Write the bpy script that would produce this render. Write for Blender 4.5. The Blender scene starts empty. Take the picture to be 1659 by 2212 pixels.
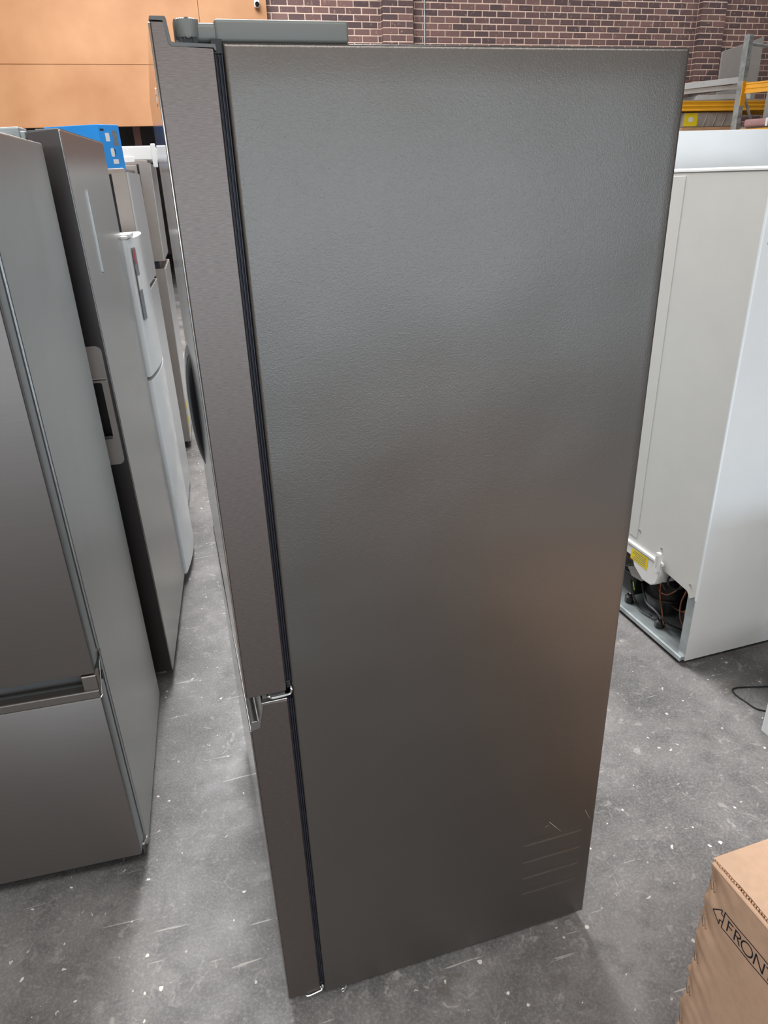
import bpy, bmesh, math, random
from mathutils import Vector, Matrix
random.seed(7)
RAD = math.radians
scene = bpy.context.scene
COL = scene.collection

# ------------------------------------------------------------------ camera
FW, FH = 1659, 2212
CAM = Vector((-0.1003, -0.9630, 1.5991)); YAW, PITCH, ROLL, FPX = 0.27233, 0.43518, -0.036428, 1545.3
_f = Vector((math.sin(YAW)*math.cos(PITCH), math.cos(YAW)*math.cos(PITCH), -math.sin(PITCH)))
_r0 = Vector((math.cos(YAW), -math.sin(YAW), 0)); _u0 = _r0.cross(_f)
_r = _r0*math.cos(ROLL) + _u0*math.sin(ROLL); _u = -_r0*math.sin(ROLL) + _u0*math.cos(ROLL)
cd = bpy.data.cameras.new('camera'); cam = bpy.data.objects.new('camera', cd); COL.objects.link(cam)
cd.sensor_fit = 'VERTICAL'; cd.sensor_height = 24.0; cd.lens = 24.0*FPX/FH; cd.clip_start = .02; cd.clip_end = 100
M = Matrix((_r, _u, -_f)).transposed().to_4x4(); M.translation = CAM
cam.matrix_world = M
scene.camera = cam
def project(p):
    d = Vector(p)-CAM; z = d.dot(_f)
    return FW/2+FPX*d.dot(_r)/z, FH/2-FPX*d.dot(_u)/z

# ------------------------------------------------------------------ world, lights, exposure
w = bpy.data.worlds.new('world'); scene.world = w; w.use_nodes = True
w.node_tree.nodes['Background'].inputs[0].default_value = (.70, .85, 1.0, 1)
w.node_tree.nodes['Background'].inputs[1].default_value = 3.4
SKYLIGHTS = [  # x, y, size x, size y, watts : translucent roof sheets
    (0.0, -3.3, 9.0, 1.2, 250), (0.1, 5.6, 2.6, 6.2, 760), (8.0, 9.2, 6.0, 1.0, 70)]
CEIL = 6.0
LIGHT_NAMES = ('skylight_near_offscreen', 'skylight_aisle_offscreen', 'skylight_wall_offscreen')
for i, (x, y, sx, sy, p) in enumerate(SKYLIGHTS):
    l = bpy.data.lights.new(LIGHT_NAMES[i], 'AREA'); l.shape = 'RECTANGLE'; l.size = sx; l.size_y = sy
    l.energy = p; l.color = (.98, .985, 1.0)
    o = bpy.data.objects.new(LIGHT_NAMES[i], l); COL.objects.link(o); o.location = (x, y, CEIL-.03)
vs = scene.view_settings
vs.view_transform = 'Standard'; vs.look = 'None'; vs.gamma = 1; vs.use_curve_mapping = False; vs.exposure = 0.66

# ------------------------------------------------------------------ helpers
def rgb(r, g, b):
    f = lambda c: (c/255/12.92) if c/255 <= .04045 else ((c/255+.055)/1.055)**2.4
    return (f(r), f(g), f(b), 1)
MATS = {}
def mat(name, col, rough=.5, metal=0., spec=.5, coat=0., var=0., vscale=8., bump=0., bscale=200., bdist=.001, stretch=None, rvar=0., col2=None):
    if name in MATS: return MATS[name]
    m = bpy.data.materials.new(name); m.use_nodes = True; nt = m.node_tree; N = nt.nodes; L = nt.links
    b = N['Principled BSDF']
    b.inputs['Base Color'].default_value = col; b.inputs['Roughness'].default_value = rough
    b.inputs['Metallic'].default_value = metal; b.inputs['Specular IOR Level'].default_value = spec
    b.inputs['Coat Weight'].default_value = coat
    tc = N.new('ShaderNodeTexCoord'); src = tc.outputs['Object']
    if stretch:
        mp = N.new('ShaderNodeMapping'); mp.inputs['Scale'].default_value = stretch; L.new(src, mp.inputs[0]); ssrc = mp.outputs[0]
    else: ssrc = src
    if var > 0:
        n = N.new('ShaderNodeTexNoise'); n.inputs['Scale'].default_value = vscale; n.inputs['Detail'].default_value = 5
        L.new(ssrc, n.inputs['Vector'])
        mx = N.new('ShaderNodeMix'); mx.data_type = 'RGBA'
        c2 = col2 or tuple(c*(1-var) for c in col[:3])+(1,); c1 = col if col2 else tuple(min(1, c*(1+var)) for c in col[:3])+(1,)
        mx.inputs[6].default_value = c1; mx.inputs[7].default_value = c2
        rp = N.new('ShaderNodeMapRange'); rp.inputs[1].default_value = .3; rp.inputs[2].default_value = .7
        L.new(n.outputs[0], rp.inputs[0]); L.new(rp.outputs[0], mx.inputs[0]); L.new(mx.outputs[2], b.inputs['Base Color'])
        if rvar:
            r2 = N.new('ShaderNodeMapRange'); r2.inputs[3].default_value = rough-rvar; r2.inputs[4].default_value = rough+rvar
            L.new(n.outputs[0], r2.inputs[0]); L.new(r2.outputs[0], b.inputs['Roughness'])
    if bump > 0:
        n = N.new('ShaderNodeTexNoise'); n.inputs['Scale'].default_value = bscale; n.inputs['Detail'].default_value = 2
        L.new(ssrc, n.inputs['Vector'])
        bp = N.new('ShaderNodeBump'); bp.inputs['Strength'].default_value = bump; bp.inputs['Distance'].default_value = bdist
        L.new(n.outputs[0], bp.inputs['Height']); L.new(bp.outputs[0], b.inputs['Normal'])
    MATS[name] = m
    return m

def tag(o, label=None, cat=None, group=None, kind=None):
    if label: o['label'] = label
    if cat: o['category'] = cat
    if group: o['group'] = group
    if kind: o['kind'] = kind
    return o
def thing(name, loc, rz=0, label=None, cat=None, group=None, lean=(0, 0)):
    o = bpy.data.objects.new(name, None); COL.objects.link(o); o.empty_display_size = .05
    o.location = loc; o.rotation_euler = (lean[0], lean[1], rz)
    return tag(o, label, cat, group)
def ob(name, bm, m, parent=None, smooth=False):
    me = bpy.data.meshes.new(name)
    bmesh.ops.recalc_face_normals(bm, faces=bm.faces[:])
    bm.to_mesh(me); bm.free()
    for x in (m if isinstance(m, (list, tuple)) else [m]): me.materials.append(x)
    if smooth:
        for p in me.polygons: p.use_smooth = True
        me.set_sharp_from_angle(angle=RAD(40))
    o = bpy.data.objects.new(name, me); COL.objects.link(o)
    if parent: o.parent = parent
    return o
def box(x0, x1, y0, y1, z0, z1, bev=0, seg=2, bm=None):
    bm = bm or bmesh.new()
    r = bmesh.ops.create_cube(bm, size=1); v = r['verts']
    for q in v: q.co = ((x0+x1)/2+q.co.x*(x1-x0), (y0+y1)/2+q.co.y*(y1-y0), (z0+z1)/2+q.co.z*(z1-z0))
    if bev:
        e = list({e for q in v for e in q.link_edges})
        bmesh.ops.bevel(bm, geom=e, offset=bev, segments=seg, affect='EDGES', profile=.5)
    return bm
def prism(pts, axis, a0, a1, bev=0, bm=None, seg=2):
    """extrude a 2D outline: axis 'y' -> pts are (x,z); 'z' -> (x,y); 'x' -> (y,z)"""
    bm = bm or bmesh.new()
    mk = {'y': lambda p, a: (p[0], a, p[1]), 'z': lambda p, a: (p[0], p[1], a), 'x': lambda p, a: (a, p[0], p[1])}[axis]
    A = [bm.verts.new(mk(p, a0)) for p in pts]; B = [bm.verts.new(mk(p, a1)) for p in pts]
    f1 = bm.faces.new(A); f2 = bm.faces.new(B[::-1]); n = len(pts)
    for i in range(n): bm.faces.new((A[i], A[(i+1) % n], B[(i+1) % n], B[i]))
    if bev:
        e = list({e for v in A+B for e in v.link_edges})
        bmesh.ops.bevel(bm, geom=e, offset=bev, segments=seg, affect='EDGES', profile=.5)
    return bm
def cyl(c, r, z0, z1, n=20, axis='z', r2=None, bm=None):
    bm = bm or bmesh.new(); r2 = r if r2 is None else r2
    def P(a, rr, h):
        u, v = rr*math.cos(a), rr*math.sin(a)
        return {'z': (c[0]+u, c[1]+v, h), 'y': (c[0]+u, h, c[1]+v), 'x': (h, c[0]+u, c[1]+v)}[axis]
    A = [bm.verts.new(P(2*math.pi*i/n, r, z0)) for i in range(n)]; B = [bm.verts.new(P(2*math.pi*i/n, r2, z1)) for i in range(n)]
    bm.faces.new(A); bm.faces.new(B[::-1])
    for i in range(n): bm.faces.new((A[i], A[(i+1) % n], B[(i+1) % n], B[i]))
    return bm
def tube(pts, r, n=8, bm=None, sub=0):
    bm = bm or bmesh.new()
    P = [Vector(p) for p in pts]
    if sub:  # Catmull-Rom
        Q = []
        for i in range(len(P)-1):
            a, b, c, d = P[max(i-1, 0)], P[i], P[i+1], P[min(i+2, len(P)-1)]
            for k in range(sub):
                t = k/sub
                Q.append(.5*((2*b)+(c-a)*t+(2*a-5*b+4*c-d)*t*t+(3*b-a-3*c+d)*t**3))
        P = Q+[P[-1]]
    rings = []; up = Vector((.3, .5, .8)).normalized()
    for i, p in enumerate(P):
        d = (P[min(i+1, len(P)-1)]-P[max(i-1, 0)]).normalized()
        s = d.cross(up).normalized(); t = s.cross(d)
        rings.append([bm.verts.new(p+r*(math.cos(2*math.pi*k/n)*s+math.sin(2*math.pi*k/n)*t)) for k in range(n)])
    for A, B in zip(rings, rings[1:]):
        for k in range(n): bm.faces.new((A[k], A[(k+1) % n], B[(k+1) % n], B[k]))
    bm.faces.new(rings[0]); bm.faces.new(rings[-1][::-1])
    return bm
def lathe(prof, c, n=28, bm=None):
    bm = bm or bmesh.new(); R = []
    for r, z in prof: R.append([bm.verts.new((c[0]+r*math.cos(2*math.pi*k/n), c[1]+r*math.sin(2*math.pi*k/n), c[2]+z)) for k in range(n)])
    for A, B in zip(R, R[1:]):
        for k in range(n): bm.faces.new((A[k], A[(k+1) % n], B[(k+1) % n], B[k]))
    bm.faces.new(R[0]); bm.faces.new(R[-1][::-1])
    return bm
def rrect(x0, x1, z0, z1, r, n=5):
    out = []
    for cx, cz, a in ((x1-r, z1-r, 0), (x0+r, z1-r, 90), (x0+r, z0+r, 180), (x1-r, z0+r, 270)):
        for k in range(n+1):
            t = RAD(a+90*k/n); out.append((cx+r*math.cos(t), cz+r*math.sin(t)))
    return out

# ------------------------------------------------------------------ materials
def wrinkle(name, col, rough, metal, strength, scale, spec=.5):
    """embossed leather grain pre-coated sheet steel"""
    m = bpy.data.materials.new(name); m.use_nodes = True; N = m.node_tree.nodes; L = m.node_tree.links
    b = N['Principled BSDF']; b.inputs['Base Color'].default_value = col; b.inputs['Roughness'].default_value = rough
    b.inputs['Metallic'].default_value = metal; b.inputs['Specular IOR Level'].default_value = spec
    tc = N.new('ShaderNodeTexCoord')
    n1 = N.new('ShaderNodeTexNoise'); n1.inputs['Scale'].default_value = scale; n1.inputs['Detail'].default_value = 1.5
    n1.inputs['Distortion'].default_value = 1.2
    L.new(tc.outputs['Object'], n1.inputs['Vector'])
    bp = N.new('ShaderNodeBump'); bp.inputs['Strength'].default_value = strength; bp.inputs['Distance'].default_value = .0012
    n2 = N.new('ShaderNodeTexNoise'); n2.inputs['Scale'].default_value = 4.0; n2.inputs['Detail'].default_value = 1; L.new(tc.outputs['Object'], n2.inputs['Vector'])
    b2 = N.new('ShaderNodeBump'); b2.inputs['Strength'].default_value = .2; b2.inputs['Distance'].default_value = .03   # slight oil-canning of the sheet
    L.new(n2.outputs[0], b2.inputs['Height']); L.new(b2.outputs[0], bp.inputs['Normal'])
    L.new(n1.outputs[0], bp.inputs['Height']); L.new(bp.outputs[0], b.inputs['Normal'])
    return m
M_side = wrinkle('grained_grey_steel', rgb(108, 103, 98), .36, .88, .22, 330)
M_brush = mat('brushed_dark_steel', rgb(114, 104, 99), .40, .95, var=.16, vscale=3, stretch=(34, 60, 380), bump=.05, bscale=3, bdist=.0006)
M_mirror = mat('polished_door_steel', rgb(172, 168, 164), .10, 1.0, var=.04, vscale=3, stretch=(4, 4, 60))
M_cap = mat('dark_grey_cap_plastic', rgb(92, 92, 90), .38, 0, var=.05, vscale=30)
M_cover = mat('grey_hinge_plastic', rgb(106, 108, 104), .45, 0, bump=.08, bscale=900, bdist=.0004)
M_gasket = mat('black_rubber', rgb(38, 38, 46), .35, 0, var=.1)
M_black = mat('black_plastic', rgb(22, 22, 24), .4, var=.1)
M_gloss = mat('black_gloss', rgb(14, 14, 20), .08, 0, coat=.6, var=.05)
M_chrome = mat('bright_zinc', rgb(215, 215, 212), .22, 1, var=.06, vscale=60)
M_lip = mat('satin_grip_trim', rgb(150, 148, 146), .25, .9, var=.04)
M_white = mat('white_enamel', rgb(226, 230, 232), .22, 0, coat=.25, var=.015)
M_whitep = mat('white_plastic', rgb(232, 232, 230), .4, var=.02)
M_rear = mat('light_grey_rear_sheet', rgb(206, 206, 201), .42, 0, var=.02, bump=.03, bscale=30)
M_blueside = mat('satin_white_enamel', rgb(208, 209, 208), .36, 0, var=.02, bump=.05, bscale=9, bdist=.002)
M_galv = mat('galvanised_steel', rgb(168, 175, 176), .42, .45, var=.25, vscale=14, rvar=.1)
M_copper = mat('copper_pipe', rgb(150, 98, 78), .35, .9, var=.2, vscale=40)
M_yellow = mat('yellow_sticker', rgb(240, 214, 30), .5, var=.06, vscale=300)
M_card = mat('cardboard', rgb(208, 172, 144), .85, var=.06, vscale=60, bump=.1, bscale=300, bdist=.0004)
M_ink = mat('black_print', rgb(28, 26, 40), .7, var=.05)
M_steel = mat('satin_stainless', rgb(168, 166, 162), .26, 1, var=.05, vscale=3, stretch=(60, 60, 2))
M_pale = mat('stainless_painted_reflection', rgb(206, 210, 212), .28, .6, var=.03, vscale=3, stretch=(50, 50, 2))  # stainless with the reflection of white surroundings painted into a paler base colour
M_taupe = mat('taupe_door_side', rgb(166, 157, 150), .4, .3, var=.04)
M_dkside = mat('dark_steel_edge', rgb(84, 78, 76), .32, .9, var=.05)
M_Afront = mat('matte_dark_steel_front', rgb(122, 115, 110), .44, .9, var=.03, vscale=3, stretch=(3, 3, 260))
M_Astrip = mat('grey_door_edge', rgb(142, 146, 146), .4, .6, var=.03)
M_Aside = wrinkle('grained_grey_side', rgb(172, 174, 172), .32, .8, .3, 330)
M_blue = mat('bright_blue_print', rgb(24, 146, 232), .45, var=.05)
M_styro = mat('white_foam', rgb(236, 237, 236), .8, var=.02)
M_orange = mat('rust_orange_paint', rgb(178, 132, 92), .6, var=.10, vscale=1.3, bump=.06, bscale=40, bdist=.002, col2=rgb(156, 106, 66))
M_rackyel = mat('yellow_beam_paint', rgb(236, 168, 26), .45, var=.06, vscale=6)
M_grey = mat('grey_sheet', rgb(150, 146, 142), .6, var=.05)
M_alu = mat('white_sheet_metal', rgb(226, 226, 224), .4, .0, var=.05)
M_wrap = mat('grey_stretch_wrap', rgb(164, 155, 146), .35, var=.25, vscale=6)
M_pink = mat('pink_brown_wrap', rgb(170, 130, 126), .6, var=.1)
M_dark = mat('bay_paint', rgb(118, 112, 108), .8, var=.2, vscale=2)
M_post = mat('red_brown_steel', rgb(110, 74, 68), .6, var=.1)
M_roof = mat('roof_sheeting', rgb(150, 146, 140), .6, var=.08, vscale=1)
M_paintwall = mat('painted_wall', rgb(196, 188, 178), .8, var=.1, vscale=.8)
M_skylight = mat('fibreglass_skylight', rgb(235, 235, 228), .6, var=.04, vscale=2)
M_red = mat('red_print', rgb(190, 50, 50), .5, var=.1)
M_labelgrey = mat('grey_print', rgb(120, 122, 126), .5, var=.3, vscale=120)
M_scr = mat('bare_scratch', rgb(176, 174, 168), .5, .3, var=.1)

def concrete():
    m = bpy.data.materials.new('worn_concrete'); m.use_nodes = True; N = m.node_tree.nodes; L = m.node_tree.links
    b = N['Principled BSDF']; tc = N.new('ShaderNodeTexCoord'); src = tc.outputs['Object']
    def noise(s, d=6, dist=0, rough=.6):
        n = N.new('ShaderNodeTexNoise'); n.inputs['Scale'].default_value = s; n.inputs['Detail'].default_value = d
        n.inputs['Distortion'].default_value = dist; n.inputs['Roughness'].default_value = rough; L.new(src, n.inputs['Vector']); return n.outputs[0]
    def rng(v, a, b_, c=0, d=1):
        r = N.new('ShaderNodeMapRange'); r.inputs[1].default_value = a; r.inputs[2].default_value = b_; r.inputs[3].default_value = c; r.inputs[4].default_value = d
        L.new(v, r.inputs[0]); return r.outputs[0]
    def mix(f, a, c):
        x = N.new('ShaderNodeMix'); x.data_type = 'RGBA'; L.new(f, x.inputs[0])
        for i, s in ((6, a), (7, c)):
            if isinstance(s, tuple): x.inputs[i].default_value = s
            else: L.new(s, x.inputs[i])
        return x.outputs[2]
    def mul(a, c):
        x = N.new('ShaderNodeMath'); x.operation = 'MULTIPLY'; L.new(a, x.inputs[0])
        if isinstance(c, float): x.inputs[1].default_value = c
        else: L.new(c, x.inputs[1])
        return x.outputs[0]
    c = mix(rng(noise(2.3, 7), .35, .65), rgb(80, 78, 77), rgb(128, 125, 123))
    c = mix(mul(rng(noise(14, 8, .6), .48, .66), .55), c, rgb(80, 78, 78))
    c = mix(mul(rng(noise(150, 6, .4), .45, .75), .30), c, rgb(186, 182, 178))
    c = mix(mul(rng(noise(34, 8, .8, .7), .56, .68), .40), c, rgb(176, 171, 167))
    # scuffed pale scratches
    c = mix(mul(rng(noise(11, 9, 1.2, .75), .60, .66), .30), c, rgb(210, 204, 197))
    mp = N.new('ShaderNodeMapping'); mp.inputs['Scale'].default_value = (4, 70, 1); mp.inputs['Rotation'].default_value = (0, 0, .4); L.new(src, mp.inputs[0])
    ns = N.new('ShaderNodeTexNoise'); ns.inputs['Scale'].default_value = 1.0; ns.inputs['Detail'].default_value = 3; L.new(mp.outputs[0], ns.inputs['Vector'])
    c = mix(mul(rng(ns.outputs[0], .68, .71), .45), c, rgb(214, 208, 200))
    # flecks of plaster / paint
    v = N.new('ShaderNodeTexVoronoi'); v.inputs['Scale'].default_value = 34; v.inputs['Randomness'].default_value = 1
    wv = N.new('ShaderNodeMixRGB'); nz = N.new('ShaderNodeTexNoise'); nz.inputs['Scale'].default_value = 60
    L.new(src, nz.inputs['Vector']); wv.inputs[0].default_value = .02; L.new(src, wv.inputs[1]); L.new(nz.outputs[1], wv.inputs[2]); L.new(wv.outputs[0], v.inputs['Vector'])
    sep = N.new('ShaderNodeSeparateColor'); L.new(v.outputs['Color'], sep.inputs[0])
    sz = rng(sep.outputs[0], .45, 1, .02, .17)
    lt = N.new('ShaderNodeMath'); lt.operation = 'LESS_THAN'; L.new(v.outputs['Distance'], lt.inputs[0]); L.new(sz, lt.inputs[1])
    c = mix(mul(lt.outputs[0], rng(sep.outputs[1], 0, 1, .35, 1)), c, rgb(232, 226, 216))
    # brown stains
    c = mix(mul(rng(noise(5.5, 3), .66, .72), .45), c, rgb(84, 76, 66))
    L.new(c, b.inputs['Base Color'])
    L.new(rng(noise(6, 6), .3, .7, .36, .62), b.inputs['Roughness'])
    bp = N.new('ShaderNodeBump'); bp.inputs['Strength'].default_value = .25; bp.inputs['Distance'].default_value = .002
    L.new(noise(90, 5), bp.inputs['Height']); L.new(bp.outputs[0], b.inputs['Normal'])
    return m
def brick_mat():
    m = bpy.data.materials.new('dark_red_brick'); m.use_nodes = True; N = m.node_tree.nodes; L = m.node_tree.links
    b = N['Principled BSDF']; b.inputs['Roughness'].default_value = .8
    g = N.new('ShaderNodeNewGeometry'); oi = N.new('ShaderNodeObjectInfo'); ad = N.new('ShaderNodeMath'); ad.operation = 'ADD'
    L.new(g.outputs['Random Per Island'], ad.inputs[0]); L.new(oi.outputs['Random'], ad.inputs[1])
    fr = N.new('ShaderNodeMath'); fr.operation = 'FRACT'; L.new(ad.outputs[0], fr.inputs[0])
    cr = N.new('ShaderNodeValToRGB'); e = cr.color_ramp.elements
    e[0].color = rgb(84, 68, 70); e[1].color = rgb(124, 95, 90); k = e.new(.5); k.color = rgb(100, 78, 77)
    L.new(fr.outputs[0], cr.inputs[0])
    n = N.new('ShaderNodeTexNoise'); n.inputs['Scale'].default_value = 22; n.inputs['Detail'].default_value = 6; L.new(g.outputs['Position'], n.inputs['Vector'])
    r = N.new('ShaderNodeMapRange'); r.inputs[1].default_value = .6; r.inputs[2].default_value = .75; r.inputs[4].default_value = .55; L.new(n.outputs[0], r.inputs[0])
    mx = N.new('ShaderNodeMix'); mx.data_type = 'RGBA'; L.new(r.outputs[0], mx.inputs[0]); L.new(cr.outputs[0], mx.inputs[6]); mx.inputs[7].default_value = rgb(196, 160, 140)
    L.new(mx.outputs[2], b.inputs['Base Color'])
    return m
M_floor = concrete(); M_brick = brick_mat()
M_mortar = mat('pale_mortar', rgb(216, 190, 174), .9, var=.08, vscale=12)

# ------------------------------------------------------------------ the building
X0, X1, Y0, YB = -5.0, 13.0, -5.5, 11.1
def struct(name, bm, m, parent=None):
    o = ob(name, bm, m, parent); o['kind'] = 'structure'; return o
struct('floor', box(X0, X1, Y0, 20, -.1, 0), M_floor)
struct('ceiling', box(X0-.2, X1+.2, Y0-.2, 20.2, CEIL, CEIL+.1), M_roof)
for i, (x, y, sx, sy, p) in enumerate(SKYLIGHTS):
    struct('window_%d' % (i+1), box(x-sx/2-.05, x+sx/2+.05, y-sy/2-.05, y+sy/2+.05, CEIL-.025, CEIL), M_skylight)
struct('wall_left', box(X0-.2, X0, Y0, 20, 0, CEIL), M_paintwall)
struct('wall_right', box(X1, X1+.2, Y0, 15, 0, CEIL), M_paintwall)
wf = box(X0, -2.6, Y0-.2, Y0, 0, CEIL); box(5.0, X1, Y0-.2, Y0, 0, CEIL, bm=wf); box(-2.6, 5.0, Y0-.2, Y0, 2.1, CEIL, bm=wf)
struct('wall_front', wf, M_paintwall)                                   # with the open loading door behind the viewer
struct('ground_outside', box(X0, X1, -20, Y0, -.12, -.02), M_floor)
# brick wall: mortar body + courses of bricks
BX0 = 1.79
wall = struct('wall_back', box(BX0, X1, YB+.004, YB+.24, 0, CEIL), M_mortar)
COURSE, BL, BH, J = .086, .227, .0725, .0135
PIL = [(3.49, 3.96), (8.93, 9.40)]; PY = YB-.115
for a, b_ in PIL: box_ = struct('pilaster_core', box(a+.004, b_-.004, PY+.004, YB+.02, 0, CEIL), M_mortar, wall)
bricks = []  # x0, x1, y0, y1, z0
for k in range(int(CEIL/COURSE)):
    z0 = .005+k*COURSE
    segs = [(BX0, PIL[0][0]), (PIL[0][1], PIL[1][0]), (PIL[1][1], X1)]
    for s0, s1 in segs:
        x = s0 - (BL+J)*(.5 if k % 2 else 0) - ((s0*3.7) % .2)
        while x < s1:
            a, b_ = max(x, s0), min(x+BL, s1)
            if b_-a > .03: bricks.append((a, b_, YB, YB+.06, z0))
            x += BL+J
    for p0, p1 in PIL:
        cuts = [(p0, p0+.23), (p0+.24, p1)] if k % 2 else [(p0, p0+.11), (p0+.12, p0+.35), (p0+.36, p1)]
        for a, b_ in cuts: bricks.append((a, b_, PY, PY+.105, z0))
def in_view(br):
    u, v = project(((br[0]+br[1])/2, br[2], br[4]+BH/2))
    if not (-20 < u < FW+20 and -12 < v < 190): return False
    return v < 108 or u > 1490
vis = sorted([b for b in bricks if in_view(b)], key=lambda b: -b[4]*0 + (Vector((b[0], b[2], b[4]))-CAM).length)
vis = sorted(vis, key=lambda b: -(b[1]-b[0])/((Vector((b[0], b[2], b[4]))-CAM).length))[:300]
vset = set(vis)
cache = {}
for b_ in vis:
    key = (round(b_[1]-b_[0], 3), round(b_[3]-b_[2], 3))
    if key not in cache:
        bm = box(0, key[0], 0, key[1], 0, BH, .004, 1)
        me = bpy.data.meshes.new('brick'); bm.to_mesh(me); bm.free(); me.materials.append(M_brick); cache[key] = me
    o = bpy.data.objects.new('brick', cache[key]); COL.objects.link(o); o.parent = wall
    o.location = (b_[0], b_[2]+random.uniform(-.002, .002), b_[4]); o.rotation_euler = (0, 0, random.uniform(-.004, .004))
bm = bmesh.new()
for b_ in bricks:
    if b_ not in vset: box(b_[0], b_[1], b_[2], b_[3], b_[4], b_[4]+BH, bm=bm)
o = ob('brickwork', bm, M_brick, wall); o['kind'] = 'stuff'
struct('trim_1', cyl((4.17, YB-.012), .011, 0, CEIL, 10), M_galv)          # conduit on the brick wall
struct('trim_2', box(8.80, 8.90, YB-.09, YB, 0, 2.95, .004), M_post)        # timber post beside the pilaster

# rust orange steel cladding above a dark bay
bay = struct('wall_bay', box(X0, BX0, 10.93, 11.02, 2.42, CEIL), M_dark)
for (a, b_, c, d, n) in ((X0, .86, 3.125, CEIL, 0), (.865, BX0, 3.125, CEIL, 1), (X0, BX0, 2.40, 3.12, 2)):
    ob('steel_panel', box(a, b_, 10.90-.006*(n == 2), 10.94, c, d, .003), M_orange, bay)
ob('lower_flange', box(X0, BX0, 10.88, 10.98, 2.385, 2.40), M_orange, bay)
struct('wall_bay_rear', box(X0, BX0+.2, 19.8, 20, 0, CEIL), M_dark)
struct('wall_bay_side', box(BX0, BX0+.2, 11.34, 19.8, 0, CEIL), M_dark)
struct('trim_3', box(-.24, -.14, 11.4, 11.5, 0, CEIL, .004), M_post)
struct('trim_4', box(-1.95, -1.8, 11.2, 11.35, 0, CEIL, .004), M_post)
sc_ = thing('security_camera', (1.65, 10.90, 3.83), 0, 'small black and white security camera on the orange steel panel', 'camera')
ob('mount', cyl((0, 0), .03, -.05, .004, 16, 'y'), M_whitep, sc_)
ob('housing', box(-.035, .035, -.10, -.03, -.04, .05, .012), M_whitep, sc_)
ob('lens', cyl((0, -.01), .03, -.112, -.09, 20, 'y'), M_gloss, sc_)

# ------------------------------------------------------------------ the big refrigerator in the middle
FR = thing('refrigerator', (0, 0, 0), 0, 'tall dark grey french door refrigerator seen from its grained side panel', 'refrigerator')
D, WID, ZB, ZT = .6175, .835, .030, 1.745
ob('cabinet', box(0.002, D-.002, .006, WID, ZB+.002, ZT-.002, .004), M_side, FR)
def side_panel():
    bm = bmesh.new()
    R = .005
    def edge(L0, L1, dense):
        s = {L0+R*t for t in (0, .1, .3, .6, 1)} | {L1-R*t for t in (0, .1, .3, .6, 1)}
        for a, b_, st in dense:
            n = int((b_-a)/st)
            s |= {a+(b_-a)*i/n for i in range(n+1)}
        return sorted(s)
    xs = edge(0, D, [(.44, .60, .003), (.05, .43, .09)]); zs = edge(ZB, ZT, [(.14, .325, .0012), (.35, 1.7, .1)])
    lou = [.309, .2575, .2075, .1575]
    def h(x, z):
        y = 0.
        m = min(x, D-x, z-ZB, ZT-z)
        if m < R: t = 1-m/R; y += R*(1-math.sqrt(max(0, 1-t*t)))
        for c in lou:
            dx = max(.457-x, 0, x-.581); d = math.hypot(dx, z-c)
            wv = 1-min(1, max(0, (d-.0050)/.0050)); y += .0013*wv*wv*(3-2*wv)
        return y
    V = [[bm.verts.new((x, h(x, z), z)) for z in zs] for x in xs]
    for i in range(len(xs)-1):
        for j in range(len(zs)-1): bm.faces.new((V[i][j], V[i+1][j], V[i+1][j+1], V[i][j+1]))
    # return flanges so the sheet has thickness
    bd = [e for e in bm.edges if e.is_boundary]
    r = bmesh.ops.extrude_edge_only(bm, edges=bd)
    for v in [g for g in r['geom'] if isinstance(g, bmesh.types.BMVert)]: v.co.y = .012
    return bm
ob('side_panel', side_panel(), M_side, FR, smooth=True)
def scratch(p, q, wd):
    d = Vector((q[0]-p[0], 0, q[1]-p[1])); n = Vector((-d.z, 0, d.x)).normalized()*wd/2
    return prism([(p[0]-n.x, p[1]-n.z), (q[0]-n.x*.3, q[1]-n.z*.3), (q[0]+n.x*.3, q[1]+n.z*.3), (p[0]+n.x, p[1]+n.z)], 'y', -.00015, .0003)
for p, q, wd in (((.507, .355), (.538, .316), .0012), ((.592, .360), (.606, .330), .001), ((.497, .343), (.507, .346), .0008)):
    ob('scratch', scratch(p, q, wd), M_scr, FR)
# hinge cover
bm = box(-.006, .150, .010, .14, ZT+.001, 1.769, .004, 3)
box(-.034, .004, .0125, .050, ZT+.0015, 1.7655, .005, 3, bm)
prism(rrect(-.0495, -.0225, .006, .060, .0125, 7), 'z', 1.7495, 1.7690, .003, bm)
ob('hinge_cover', bm, M_cover, FR, smooth=True)
bm = cyl((-.036, .020), .009, 1.741, 1.7505, 16)
box(-.046, -.026, .010, .013, 1.742, 1.7505, bm=bm); box(-.031, -.0295, .007, .02, 1.742, 1.7505, bm=bm); box(-.041, -.0395, .007, .02, 1.742, 1.7505, bm=bm)
box(-.012, .0, .008, .05, 1.735, 1.749, bm=bm)
ob('hinge_pin', bm, M_black, FR)
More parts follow.
